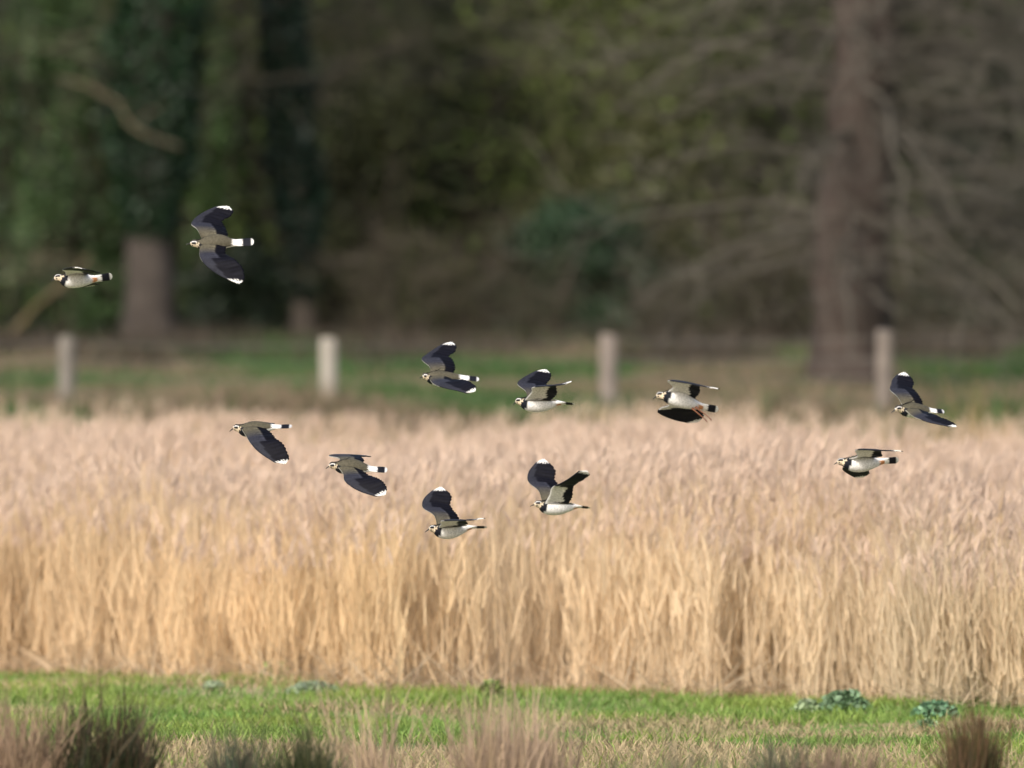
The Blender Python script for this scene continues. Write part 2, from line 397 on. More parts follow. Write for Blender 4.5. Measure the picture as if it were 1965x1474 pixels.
# ------------------------------------------------------------------ fence
def build_fence():
    fx = [(-395, 110, 655), (127, 108, 648), (630, 104.5, 652), (1167, 106.5, 643), (1697, 104.2, 636), (2225, 105, 640)]
    root = empty('post_and_wire_fence', tuple(P(630, 780, 105) * [1, 1, 0] + [0, 0, 1.0]), 'line of wooden posts with thin wires between the reeds and the wood', 'fence')
    off = np.array(root.location)
    labels = {127: 'greyish post near the left edge, partly lost in the wood edge', 630: 'palest grey post below the two left-hand birds', 1167: 'pinkish grey post at centre', 1697: 'brown-grey post nearest the right edge'}
    tops = []
    for k, (px, D, yt) in enumerate(fx):
        top = P(px, yt, D); gz0 = float(gz(top[0], D)); w = .072
        a = Acc(); col = {127: (.19, .17, .145), 630: (.32, .295, .25), 1167: (.215, .18, .155), 1697: (.165, .14, .12)}.get(px, (.35, .3, .25))
        lean = [.0, .006, -.004, .004, .01, 0][k]
        rows = []; hs = [-.35, .0, .2, .5, .8, 1.0]; H = top[2] - gz0
        nn = 16
        for t in hs:
            an = np.arange(nn) / nn * 6.283 + .39
            rad = w * (1 + .05 * np.sin(an * 3 + k) + .03 * np.sin(an * 5 + t * 4)) * (1.03 - .05 * max(t, 0))
            rows.append(np.stack([top[0] + lean * t * H + rad * np.cos(an), top[1] + rad * np.sin(an), np.full(nn, gz0 + (H * t if t > 0 else t))], 1))
        an = np.arange(nn) / nn * 6.283 + .39
        rows.append(np.stack([top[0] + lean * H + w * .9 * np.cos(an), top[1] + w * .9 * np.sin(an), np.full(nn, top[2] + .006) + .012 * np.cos(an + k)], 1))
        V = np.concatenate(rows); j = np.arange(nn); q = (j + 1) % nn
        F = np.concatenate([np.stack([r * nn + j, r * nn + q, (r + 1) * nn + q, (r + 1) * nn + j], 1) for r in range(len(rows) - 1)])
        a.add(V, F, col); m = (len(rows) - 1) * nn
        a.f.append(np.stack([np.full(nn - 2, m), m + np.arange(1, nn - 1), m + np.arange(2, nn)], 1))
        a.obj('post', M_wood, root, offset=off, label=labels.get(px))
        tops.append((top[0], D - w - .004, top[2], gz0))
    for hfrac in (.93, .68, .46, .22):
        a = Acc(); pts = []
        for (x0, y0, t0, g0), (x1, y1, t1, g1) in zip(tops[:-1], tops[1:]):
            for s in np.linspace(0, 1, 9)[:-1]:
                z = (g0 + (t0 - g0) * hfrac) * (1 - s) + (g1 + (t1 - g1) * hfrac) * s - .02 * 4 * s * (1 - s)
                pts.append((x0 + (x1 - x0) * s, y0 + (y1 - y0) * s, z))
        x1, y1, t1, g1 = tops[-1]; pts.append((x1, y1, g1 + (t1 - g1) * hfrac))
        tube(a, pts, np.full(len(pts), .0022), 5, (.2, .19, .18)); a.obj('wire', M_wire, root, offset=off)
build_fence()

# ------------------------------------------------------------------ trees
def path(p0, p1, n, wob, sag=0.0):
    p0, p1 = np.asarray(p0, float), np.asarray(p1, float)
    t = np.linspace(0, 1, n)[:, None]
    L = np.linalg.norm(p1 - p0)
    w = np.cumsum(rng.normal(0, 1, (n, 3)), 0); w -= w[:1]; w = w - t * w[-1:]
    p = p0 + (p1 - p0) * t + w * wob * L / math.sqrt(n)
    p[:, 2] += sag * L * (4 * t * (1 - t))[:, 0]
    return p

def tree(name, label, cat, trunk_pts, r0, r1, col, nlimb, zlo, limb_len, droop, twn, twcol, ivy=None, group=None, flare=.35, twl=.55, ctwig=.011, side_az=None):
    tp = np.asarray(trunk_pts, float); base = tp[0].copy()
    root = empty(name, tuple(base), label, cat, group)
    # densify
    s = np.linspace(0, len(tp) - 1, 26); ii = np.minimum(s.astype(int), len(tp) - 2); f = (s - ii)[:, None]
    pts = tp[ii] * (1 - f) + tp[ii + 1] * f
    pts[1:-1] += rng.normal(0, r0 * .07, (24, 3)) * [1, 1, 0]
    hgt = pts[:, 2] - base[2]
    rad = r0 + (r1 - r0) * np.clip(hgt / hgt[-1], 0, 1) + r0 * flare * np.exp(-hgt / .35)
    pts[0, 2] -= .25
    a = Acc(); tube(a, pts, rad, 18, col, .05)
    cr = Acc(); A = []; B = []
    for k in range(nlimb):
        h = zlo + (hgt[-1] - zlo) * (k + rng.random()) / nlimb
        st = np.array([np.interp(h, hgt, pts[:, j]) for j in range(3)]); st[2] = base[2] + h
        rr = np.interp(h, hgt, rad)
        az = rng.uniform(0, 6.28) if side_az is None else side_az[k % len(side_az)] + rng.normal(0, .35)
        L = limb_len * rng.uniform(.6, 1.15)
        d = np.array([math.cos(az), math.sin(az) * .8, rng.normal(droop, .18)])
        en = st + d * L
        pp = path(st, en, 9, .05, .10)
        tube(cr, pp, np.linspace(min(rr * .22, .03), .006, 9), 6, np.array(twcol) * rng.uniform(.8, 1.2))
        for q in range(int(6 * L)):
            u = rng.uniform(.12, 1); o = np.array([np.interp(u, np.linspace(0, 1, 9), pp[:, j]) for j in range(3)])
            e = o + (d * .5 + rng.normal(0, .45, 3) + [0, 0, droop * .6]) * twl * rng.uniform(.7, 1.6)
            A.append(o); B.append(e)
            for w in range(twn):
                g = rng.uniform(.15, 1); oo = o + (e - o) * g
                A.append(oo); B.append(oo + ((e - o) * .3 + rng.normal(0, .16, 3) * [1.5, 1.5, 1] + [0, 0, droop * .1]) * rng.uniform(.5, 1.5))
    if A:
        A = np.array(A); B = np.array(B); v = rng.uniform(.55, 1.45, len(A))[:, None]
        twigs(cr, A, B, rng.uniform(.5, 1.2, len(A)) * ctwig, .03, np.array(twcol) * v)
    a.obj('trunk', M_bark, root, True, base)
    if cr.v: cr.obj('crown', M_twig, root, False, base)
    if ivy:
        zl, zh, rad_i, n, ic = ivy
        iv = Acc(); h = rng.uniform(zl, min(zh, hgt[-1]), n)
        c = np.stack([np.interp(h, hgt, pts[:, j]) for j in range(2)] + [base[2] + h], 1)
        th = rng.uniform(0, 6.28, n)
        lump = .65 + .7 * vnoise(th * 1.6, h * 1.6, int(base[0] * 10) % 97 + 3, 1.6)
        rr = np.interp(h, hgt, rad) + rad_i * lump * np.sqrt(rng.random(n)) * sm(zl - .1, zl + 1.2, h)
        pp = c + np.stack([rr * np.cos(th), rr * np.sin(th), rng.normal(0, .03, n)], 1)
        leaves(iv, pp, rng.uniform(.03, .065, n), np.array(ic) * rng.uniform(.45, 1.6, n)[:, None])
        iv.obj('ivy', M_ivy, root, False, base)
    return root

def tp(px, py, D):
    return P(px, py, D)
def foot(px, D):
    x = (px - CX) * D / FPX; return np.array([x, D, float(gz(x, D))])
def at(px, D, z):
    return np.array([(px - CX) * D / FPX, D, z])

DG = (.009, .028, .009)
tree('ivy_clad_tree', 'thick trunk bare at the foot and wrapped in dark ivy above, far left', 'tree',
     [foot(288, 134), at(290, 134, 3), at(305, 134, 5.5), at(315, 134.3, 10.5)], 0.26, .14, (.056, .047, .040), 16, 2.2, 2.4, .05, 5, (.085, .075, .055), (1.15, 9.5, .34, 17000, DG))
tree('ivy_clad_tree', 'narrow dark ivy column leaning right, between the high bird and the thicket', 'tree',
     [foot(585, 136), at(578, 136, 2.6), at(555, 136, 4.2), at(530, 136, 5.6), at(500, 136.3, 10.3)], .12, .08, (.09, .075, .06), 12, 2.2, 1.8, .1, 5, (.08, .068, .052), (.5, 9.5, .17, 13000, (.007, .020, .010)))
tree('bare_tree', 'big reddish brown trunk with long drooping bare branches, behind the rightmost post', 'tree',
     [foot(1628, 112.5), at(1634, 112.5, 2.4), at(1648, 112.6, 3.6), at(1668, 112.7, 5.0), at(1690, 113, 9.5)], .36, .18, (.060, .047, .040), 150, 1.2, 2.5, -.20, 7, (.088, .080, .066), None, flare=.22, twl=.6, ctwig=.013)
tree('ivy_clad_tree', 'ivy covered stem at upper right of centre, left of the big trunk', 'tree',
     [foot(1385, 139), at(1372, 139, 3), at(1355, 139, 5.5), at(1350, 139, 10)], .12, .08, (.1, .085, .065), 12, 2.0, 1.8, .1, 5, (.085, .075, .055), (2.2, 9.5, .30, 11000, (.015, .044, .013)))
tree('leaning_stem', 'slim yellowish leaning stem at the left edge under the lowest left bird', 'tree',
     [foot(0, 133), at(70, 133, 1.85), at(135, 133, 2.15), at(175, 133.2, 2.4)], .03, .012, (.13, .10, .055), 5, .5, .8, .2, 4, (.16, .13, .09), None)
thin = [(95, 146, .10, (.10, .085, .07)), (200, 150, .08, (.09, .08, .065)), (655, 148, .07, (.075, .065, .055)), (760, 152, .10, (.085, .075, .06)), (905, 143, .055, (.12, .10, .08)),
        (1010, 155, .12, (.08, .07, .06)), (1190, 146, .06, (.115, .10, .075)), (1275, 153, .10, (.08, .07, .055)), (1480, 150, .08, (.10, .085, .07)), (1815, 144, .09, (.10, .085, .07)), (1925, 150, .12, (.085, .075, .06)), (430, 150, .09, (.09, .08, .06))]
for px, D, r, c in thin:
    b = foot(px, D)
    tree('thin_bare_tree', 'thin bare grey-brown tree standing deep in the wood', 'tree', [b, b + [rng.normal(0, .15), 0, 3], b + [rng.normal(0, .4), 0, 9 + rng.random() * 2]], r, r * .4, np.array(c) * .7, 14, 1.0, 1.7, .25, 5, (.08, .07, .053), None, 'thin trees deep in the wood')

# pale dead branch hanging in front of the left ivy column
a = Acc(); p0 = P(118, 150, 133.2); p1 = P(345, 284, 133.2)
pp = np.array([P(110, 148, 133.3), P(170, 165, 133.2), P(225, 195, 133.1), P(248, 240, 133.1), P(285, 262, 133.2), P(348, 284, 133.5)])
s = np.linspace(0, 5, 24); ii = np.minimum(s.astype(int), 4); f = (s - ii)[:, None]; q = pp[ii] * (1 - f) + pp[ii + 1] * f
tube(a, q, np.linspace(.008, .026, 24), 8, (.16, .13, .085), .04)
broken = [(5, .5, -.2), (9, -.35, .3), (14, .4, .25)]
for k, dx, dz in broken:
    tube(a, path(q[k], q[k] + [dx, -.1, dz], 6, .06), np.linspace(.009, .004, 6), 5, (.15, .12, .08))
a.obj('dead_branch', M_bark, None, True, tuple(pp[-1]), label='pale crooked dead branch caught in the ivy at upper left', category='branch').location = tuple(pp[-1])

# ------------------------------------------------------------------ thicket
def shrub_mesh(name, seed, H, Wd, col, nst, leafcol=None, nleaf=0):
    st = rng.bit_generator.state
    a = Acc(); A = []; B = []
    for k in range(nst):
        az = rng.uniform(0, 6.28); r = rng.uniform(0, .25)
        b = np.array([r * math.cos(az), r * math.sin(az), -.1]); h = H * rng.uniform(.55, 1.05)
        sp = Wd * rng.uniform(.15, 1)
        e = b + [sp * math.cos(az), sp * math.sin(az), h]
        pp = path(b, e, 10, .07, .0)
        tube(a, pp, np.linspace(rng.uniform(.02, .045), .006, 10), 5, np.array(col) * rng.uniform(.7, 1.15))
        for q in range(int(h * 7)):
            u = rng.uniform(.04, 1); o = np.array([np.interp(u, np.linspace(0, 1, 10), pp[:, j]) for j in range(3)])
            d = np.array([rng.normal(0, .8), rng.normal(0, .8), rng.normal(.12, .35)]) * rng.uniform(.4, 1.1)
            A.append(o); B.append(o + d)
            for w in range(5):
                g = rng.uniform(.1, 1); oo = o + d * g
                A.append(oo); B.append(oo + d * .25 + rng.normal(0, .26, 3) * [1.3, 1.3, .8])
    A = np.array(A); B = np.array(B); v = rng.uniform(.5, 1.5, len(A))[:, None]
    warm = rng.random((len(A), 1)); cc = np.array(col) * (warm * [1.05, .98, .9] + (1 - warm) * [.95, 1.0, 1.05])
    twigs(a, A, B, rng.uniform(.006, .018, len(A)), .03, cc * v)
    if nleaf:
        idx = rng.integers(0, len(B), nleaf); lp = B[idx] + rng.normal(0, .09, (nleaf, 3))
        cl = vnoise(lp[:, 0], lp[:, 2], seed, 1.8); k = rng.random(nleaf) < sm(.35, .65, cl)
        lp = lp[k]; lp[:, 2] = np.maximum(lp[:, 2], .05)
        leaves(a, lp, rng.uniform(.03, .065, len(lp)), np.array(leafcol) * rng.uniform(.5, 1.5, len(lp))[:, None])
    return a.mesh(name, M_twig)

GB = (.125, .105, .082)
protos = [shrub_mesh('bare_shrub', 1, 6.3, 1.5, (.078, .077, .060), 19),
          shrub_mesh('bare_shrub', 2, 5.6, 1.7, (.076, .076, .048), 16, (.05, .072, .02), 9000),
          shrub_mesh('bare_shrub', 3, 6.6, 1.4, (.068, .065, .053), 18, (.033, .046, .016), 4500),
          shrub_mesh('bare_shrub', 4, 4.6, 1.6, (.088, .085, .048), 15, (.064, .084, .022), 10000),
          shrub_mesh('bare_shrub', 5, 2.2, 1.2, (.078, .066, .05), 16, (.04, .042, .02), 1500)]
lab = ['tangled grey-brown bare shrub in the wood behind the fence', 'bare shrub flecked with olive leaves in the wood behind the fence', 'tall dark brown bare shrub in the wood behind the fence',
       'olive-green lichen-tinted shrub in the wood behind the fence', 'low brown bramble tangle at the foot of the wood']
grp = ['grey-brown bare shrubs', 'olive-flecked shrubs', 'dark bare shrubs', 'olive-green shrubs', 'low bramble tangles']
def put_shrub(k, px, D, sc, rz):
    o = bpy.data.objects.new('bare_shrub' if k < 4 else 'bramble_tangle', protos[k]); b = foot(px, D)
    o.location = tuple(b); o.rotation_euler = (0, 0, rz); o.scale = (sc, sc, sc * rng.uniform(.92, 1.1))
    lk(o, None, label=lab[k], category='shrub' if k < 4 else 'bramble', group=grp[k])
for row, (D, step, kinds) in enumerate([(139.5, 190, [0, 1, 2, 3, 0, 1]), (145, 175, [2, 0, 1, 2, 3, 0]), (152, 170, [2, 2, 0, 1, 2]), (159, 165, [2, 0, 2, 2])]):
    for j, px in enumerate(np.arange(-330 - 40 * row, 2330 + 40 * row, step)):
        k = kinds[(j * 7 + row) % len(kinds)]
        if row == 0 and 1000 < px < 1330: k = 3
        put_shrub(k, px + rng.normal(0, 40), D + rng.normal(0, 1.2), rng.uniform(.9, 1.2), rng.uniform(0, 6.28))
for px in np.arange(-250, 2300, 165):
    if 40 < px < 700: continue
    put_shrub(4, px + rng.normal(0, 50), 132.5 + rng.normal(0, 1.6), rng.uniform(.35, .75), rng.uniform(0, 6.28))

def leaf_bush(px, D, ytop, wpx, col, n, label):
    b = foot(px, D); h = CAMZ + (HOR - ytop) * D / FPX - b[2]; w = wpx * D / FPX
    root = empty('evergreen_bush', tuple(b), label, 'bush')
    a = Acc(); st = Acc()
    for k in range(9):
        az = rng.uniform(0, 6.28); tube(st, path([0, 0, -.1], [w * .35 * math.cos(az), w * .3 * math.sin(az), h * rng.uniform(.6, .95)], 8, .07), np.linspace(.03, .008, 8), 5, (.07, .06, .045))
    nc = 26; cz = rng.uniform(.08, .95, nc); cr = np.sqrt(rng.random(nc)) * w * .42 * np.sqrt(1.05 - cz * .7); ct = rng.uniform(0, 6.28, nc)
    C = np.stack([cr * np.cos(ct), cr * np.sin(ct), cz * h], 1); idx = rng.integers(0, nc, n)
    p = C[idx] + rng.normal(0, 1, (n, 3)) * np.array([w * .12, w * .12, h * .07]); p[:, 2] = np.abs(p[:, 2])
    leaves(a, p, rng.uniform(.025, .06, n), np.array(col) * rng.uniform(.45, 1.6, n)[:, None])
    st.obj('stems', M_bark, root); a.obj('foliage', M_ivy, root)
leaf_bush(1120, 136.5, 395, 300, (.022, .046, .02), 9000, 'dark green evergreen bush in the wood behind the central post')
leaf_bush(1000, 137, 500, 200, (.025, .042, .018), 4500, 'small dark bush in the wood left of the central post')
leaf_bush(450, 137.5, 480, 200, (.018, .032, .014), 5000, 'low dark bush right of the left ivy-clad trunk')
leaf_bush(410, 138.2, 60, 130, (.045, .080, .024), 3500, 'loose bright green ivy bush just right of the left ivy-clad trunk')
leaf_bush(210, 138, 380, 220, (.03, .058, .016), 5000, 'green bush behind the left ivy-clad trunk')
leaf_bush(1850, 138, 470, 280, (.024, .044, .018), 4500, 'dim green bush in the wood near the right edge')
leaf_bush(1440, 138, 560, 240, (.03, .05, .018), 4000, 'low dim bush in the wood left of the big trunk')
leaf_bush(130, 137.6, -80, 250, (.042, .075, .024), 6500, 'loose green leafy bush left of the left ivy-clad trunk')
leaf_bush(440, 140.2, -60, 190, (.034, .052, .021), 6000, 'tall dull green bush between the two left ivy-clad trunks')
leaf_bush(720, 138, 150, 240, (.060, .066, .024), 4500, 'sparse olive bush in the thicket left of centre')
leaf_bush(870, 139.5, -40, 220, (.020, .030, .016), 5500, 'tall dark bush in the thicket above the centre-left birds')
leaf_bush(1245, 137.5, 200, 230, (.070, .074, .026), 5000, 'yellowish olive bush above the central post')
leaf_bush(620, 139, 280, 160, (.017, .026, .013), 4500, 'dark bush right of the narrow ivy column')
leaf_bush(1500, 139.5, -30, 200, (.022, .034, .016), 5000, 'tall dark bush in the thicket left of the big trunk')
leaf_bush(1800, 138.5, 200, 200, (.020, .030, .017), 4500, 'dark bush in the thicket right of the big trunk')
leaf_bush(40, 138.5, 40, 170, (.022, .042, .015), 4500, 'dark green bush at the left edge of the wood')
leaf_bush(1930, 139, -60, 160, (.018, .035, .014), 5000, 'tall dark evergreen bush at the upper right corner')

def far_wood():
    a = Acc(); n = 130000
    x = rng.uniform(-32, 32, n); y = rng.uniform(164, 182, n); z = rng.uniform(0, 1, n) ** .9 * (12 + 2.5 * np.sin(x * .4) + 1.2 * np.sin(x * 1.3))
    col = np.where((vnoise(x, z, 77, 1.1) > .52)[:, None], np.array([.042, .060, .025]), np.array([.065, .062, .046])) * rng.uniform(.5, 1.4, n)[:, None]
    leaves(a, np.stack([x, y, gz(x, y) + z], 1), rng.uniform(.06, .2, n), col)
    m = 1500; xx = rng.uniform(-32, 32, m); yy = rng.uniform(163, 181, m); zz = gz(xx, yy)
    twigs(a, np.stack([xx, yy, zz - .1], 1), np.stack([xx + rng.normal(0, .8, m), yy, zz + rng.uniform(7, 12, m)], 1), rng.uniform(.05, .2, m), .0, np.array([.075, .063, .052]) * rng.uniform(.6, 1.3, m)[:, None], 3)
    a.obj('far_wood', M_twig, kind='stuff', label='dark mass of the far wood filling the background', category='wood')
far_wood()

# ------------------------------------------------------------------ lapwings
SHADED_BELLY = np.array([.64, .63, .61])  # belly white dulled below the rump white; shade on the underside painted in
WHITE, CREAM, BLACK = np.array([.72, .71, .68]), np.array([.60, .50, .36]), np.array([.010, .011, .015])
BROWN, BLUEG, FLIGHT, BUFF = np.array([.078, .070, .048]), np.array([.025, .026, .035]), np.array([.004, .004, .0065]), np.array([.48, .22, .10])
PROF = np.array([  # distance from the face, half width, height above axis, depth below axis
    [0, .0025, .003, .003], [.004, .008, .009, .009], [.012, .0145, .0155, .0145], [.024, .0175, .0185, .0175], [.036, .0175, .0175, .0185], [.048, .018, .0165, .021],
    [.062, .024, .021, .027], [.078, .031, .027, .034], [.10, .0375, .031, .0395], [.125, .0405, .032, .042], [.150, .039, .030, .040], [.172, .034, .026, .034],
    [.192, .027, .020, .026], [.208, .021, .014, .018], [.222, .0185, .009, .011], [.236, .0195, .005, .006], [.255, .0215, .003, .0034], [.270, .0225, .0022, .0024], [.277, .0195, .0016, .0016], [.283, .010, .0010, .0010]])
I0, MCH, NSEG = 15, 15, 28
XR = np.concatenate([np.linspace(0, .07, I0, endpoint=False), np.linspace(.07, .188, MCH), np.linspace(.193, .283, 17)])
XR[:3] = [0, .002, .006]

def cr_interp(K, T, t):
    """Catmull-Rom through K at parameters T"""
    K = np.asarray(K, float); T = np.asarray(T, float); t = np.atleast_1d(t)
    m = np.gradient(K, T, axis=0); i = np.clip(np.searchsorted(T, t) - 1, 0, len(T) - 2)
    h = (T[i + 1] - T[i])[:, None]; u = ((t - T[i])[:, None]) / h
    return (2 * u**3 - 3 * u**2 + 1) * K[i] + (u**3 - 2 * u**2 + u) * h * m[i] + (-2 * u**3 + 3 * u**2) * K[i + 1] + (u**3 - u**2) * h * m[i + 1]

def torso_col(x, ph):
    """plumage colour, with shade put into the belly white; ph: 0 along the back, pi along the belly"""
    d = math.degrees(ph); x = x + .0018 * math.sin(ph * 11) * (x > .05)
    if x < .052:
        if d > 158 and x > .010: return BLACK * 1.3
        if d < 42 and x > .004: return np.array([.05, .043, .035])
        if .013 < x < .039 and 62 < d < 100: return BLACK
        if .010 < x < .020 and 112 < d < 135: return BLACK * 2
        if x > .042 and d < 90: return BROWN * 1.3
        return CREAM if d > 60 else WHITE * .95
    if x < .092 and d > 52 - (x - .052) * 250: 
        if x < .060 and d < 95: return CREAM * .8
        return BLACK if x < .085 else (BLACK if d < 150 else SHADED_BELLY)
    if x < .100 and 96 < d < 118: return WHITE
    if x < .210: return BROWN if d < 84 else SHADED_BELLY
    if x < .245:
        if d > 132 and .210 < x < .228: return BUFF
        return WHITE
    if x < .2745: return BLACK
    return WHITE * .8

def wing_col(u, v, upper):
    if u > .948 + .018 * math.sin(v * 36) and .02 < v < .9: return WHITE
    if upper:
        if u < .46:
            t = min(max((u - .10) / .22, 0), 1); cov = BROWN * (1 - t) + BLUEG * t
            if v < .64: return cov * (1.0 + .35 * max(0, 1 - abs(v - .56) / .07))
            return FLIGHT * .9
        if v < .34 - (u - .46) * .35: return BLUEG * .85
        return FLIGHT * 1.25
    if u < .45 and v < .66 + .06 * math.sin(u * 20): return WHITE * .92
    if u < .50 and v < .34: return WHITE * .85
    return BLACK

def build_bird(label, D, axis, bill, roll, yaw, wings, size=.96, head_roll=.35, crest=1.0, legs=None, face=None):
    loc = P(axis[3][0], axis[3][1], D)
    px2 = lambda p, d=0.0: np.array([(p[0] - axis[3][0]) * D / FPX, d, -(p[1] - axis[3][1]) * D / FPX])
    root = empty('lapwing', tuple(loc), label, 'bird', 'lapwings flying to the left in a loose flock')
    KX = np.array([0, .03, .09, .14, .222, .283])
    K = np.array([px2(p, (x - .14) * math.tan(R(yaw)) * 1.0) for p, x in zip(axis, KX)])
    ctr = cr_interp(K, KX, XR)
    tan = np.gradient(ctr, XR, axis=0); tan /= np.linalg.norm(tan, axis=1)[:, None]
    V = []; C = []; nr = len(XR); frames = []
    for i in range(nr):
        x = XR[i]; t = tan[i]
        rl = R(roll) * (head_roll + (1 - head_roll) * float(sm(.03, .10, x)))
        left = np.array([0, -1., 0]); left -= t * (left @ t); left /= np.linalg.norm(left)
        up = np.cross(left, t) ; up = up if up[2] > 0 else -up
        U = up * math.cos(rl) + left * math.sin(rl); Lf = left * math.cos(rl) - up * math.sin(rl)
        frames.append((U, Lf))
        w, hu, hd = [np.interp(x, PROF[:, 0], PROF[:, j]) * size for j in (1, 2, 3)]
        for s in range(NSEG):
            ph = 2 * math.pi * s / NSEG           # 0 up, then to the bird's left
            cs, sn = math.cos(ph), math.sin(ph)
            V.append(ctr[i] + U * (cs * (hu if cs > 0 else hd)) + Lf * (sn * w)); C.append(torso_col(x, min(ph, 2 * math.pi - ph)))
    F = []
    sl_, sr_ = 5, NSEG - 6      # face rows opened for the wings (between seg 5-6 on the left, 22-23 on the right)
    for i in range(nr - 1):
        for s in range(NSEG):
            if I0 <= i < I0 + MCH - 1 and s in (sl_, sr_): continue
            q = (s + 1) % NSEG
            F.append([i * NSEG + s, i * NSEG + q, (i + 1) * NSEG + q, (i + 1) * NSEG + s])
    for i, rev in ((0, 0), (nr - 1, 1)):
        c = len(V); V.append(ctr[i] + tan[i] * (.0012 if rev else -.001)); C.append(C[i * NSEG])
        for s in range(NSEG): F.append([i * NSEG + s, i * NSEG + (s + 1) % NSEG, c, c])
    V = list(V)
    for side, stn in (('L', wings[0]), ('R', wings[1])):
        su = sl_ if side == 'L' else sr_ + 1; sd_ = sl_ + 1 if side == 'L' else sr_
        up_row = [(I0 + j) * NSEG + su for j in range(MCH)]; dn_row = [(I0 + j) * NSEG + sd_ for j in range(MCH)]
        rootp = [(np.array(V[a]) + np.array(V[b])) / 2 for a, b in zip(up_row, dn_row)]
        LE = [rootp[0]] + [px2(s[0:2], s[4]) for s in stn]; TE = [rootp[-1]] + [px2(s[2:4], s[4] + (s[5] if len(s) > 5 else 0)) for s in stn]
        LE, TE = np.array(LE), np.array(TE); T = np.array([0, .22, .44, .62, .80, .955])
        rows = np.concatenate([np.linspace(0, .9, 47)[1:], np.linspace(.915, 1.0, 9)])
        tt = np.minimum(rows, .955)
        le, te = cr_interp(LE, T, tt), cr_interp(TE, T, tt)
        mid = (le + te) / 2; spn = np.gradient(mid, axis=0)
        spn[tt >= .95] = spn[np.argmax(tt >= .95) - 1]
        ex = np.maximum(rows - .955, 0)
        prev_u, prev_d = up_row, dn_row
        sl = np.linalg.norm(spn, axis=1)[:, None] + 1e-9; sdir = spn / sl
        ch = te - le; nrm = np.cross(sdir, ch) if side == 'L' else np.cross(ch, sdir)
        nrm /= np.linalg.norm(nrm, axis=1)[:, None] + 1e-9
        for _ in range(4):
            nrm[1:-1] = nrm[:-2] * .25 + nrm[1:-1] * .5 + nrm[2:] * .25
        nrm /= np.linalg.norm(nrm, axis=1)[:, None] + 1e-9
        for r, u in enumerate(rows):
            cu = []; cd = []
            c = float(np.linalg.norm(ch[r])); tipk = 1 - (max(u - .94, 0) / .06) ** 2 * .45
            for j in range(MCH):
                v = j / (MCH - 1)
                vv = .5 + (v - .5) * tipk
                scal = (.075 * abs(math.sin(u * 13 * math.pi)) ** .6 - .03) * c * float(sm(.7, 1, v)) if .1 < u < .93 else 0   # feather ends along the trailing edge
                base = le[r] + ch[r] * vv + (ch[r] / (c + 1e-9)) * scal
                base = base + sdir[r] * (ex[r] / .045 * (.010 + .013 * abs(math.sin(v * 4 * math.pi)) ** .7) * (1 - (2 * v - 1) ** 2 * .75)) * size
                camber = .085 * c * math.sin(math.pi * min(v * 1.05, 1)) * max(1 - u * 1.25, .12)
                th = (.0072 * max(1 - u * 1.1, .2) * (math.sin(math.pi * min(1, v * 2.2 + .12)) if v < .2 else (1 - v) ** .7) + .0011) * size
                rib = .0012 * math.sin((u * 34 + v * 3)) * float(sm(.4, .7, v))
                top = base + nrm[r] * (camber + th + rib); bot = base + nrm[r] * (camber - th + rib)
                cu.append(len(V)); V.append(top); C.append(wing_col(u, v, True) * (1 + .35 * math.sin(u * 13 * 2 * math.pi + v * 2.5) * float(sm(.3, .6, v))))
                cd.append(len(V)); V.append(bot); C.append(wing_col(u, v, False))
            for j in range(MCH - 1):
                F.append([prev_u[j], prev_u[j + 1], cu[j + 1], cu[j]]); F.append([prev_d[j], cd[j], cd[j + 1], prev_d[j + 1]])
            F.append([prev_u[0], cu[0], cd[0], prev_d[0]]); F.append([prev_u[-1], prev_d[-1], cd[-1], cu[-1]])
            prev_u, prev_d = cu, cd
        for j in range(MCH - 1): F.append([prev_u[j], prev_u[j + 1], prev_d[j + 1], prev_d[j]])
    F = np.array(F); tri = F[:, 2] == F[:, 3]
    a = Acc(); a.v = [np.array(V)]; a.c = [np.array(C)]; a.n = len(V); a.f = [F[~tri], F[tri][:, :3]]
    body = a.obj('body', M_plume, root, True)
    import bmesh
    bm = bmesh.new(); bm.from_mesh(body.data); bmesh.ops.recalc_face_normals(bm, faces=bm.faces); bm.to_mesh(body.data); bm.free()
    # bill
    b0 = ctr[0] + (ctr[2] - ctr[0]) * 1.2; b1 = px2(bill, K[0][1] - .004)
    L0 = b1 - b0; ln = np.linalg.norm(L0); L0 = L0 / ln * min(max(ln, .02), .034)
    a = Acc(); t = np.linspace(0, 1, 7)[:, None]; pp = b0 + L0 * t; pp[:, 2] -= .0015 * (t[:, 0] ** 2)
    tube(a, pp, np.array([.0042, .0036, .003, .0027, .0025, .002, .0008]) * size, 10, (.018, .016, .015)); a.obj('bill', M_horn, root, True)
    # eyes
    ih = int(np.argmin(abs(XR - .025))); U, Lf = frames[ih]
    for sgn in (1, -1):
        a = Acc(); c = ctr[ih] + Lf * sgn * .0155 * size + U * .0045 * size
        for k in range(5): pass
        th = np.linspace(0, math.pi, 6); rr = .0036 * size
        pts = np.array([c + Lf * rr * math.cos(q) for q in th])
        tube(a, pts, np.maximum(rr * np.sin(th), 1e-5), 10, (.006, .005, .004)); a.obj('eye', M_horn, root, True)
    # crest: wispy plumes from the back of the crown
    ic = int(np.argmin(abs(XR - .036))); U, Lf = frames[ic]; c0 = ctr[ic] + U * .014 * size
    a = Acc()
    for k in range(4):
        L = (.075, .066, .05, .035)[k] * crest * size; t = np.linspace(0, 1, 9)[:, None]
        pp = c0 + tan[ic] * (L * t) + U * (L * .42 * t ** 1.8 + .001 * k) + Lf * (.0012 * (k - 1.5))
        tube(a, pp, np.linspace(.0024, .0006, 9) * size, 6, (.012, .012, .014))
    a.obj('crest', M_plume, root, True)
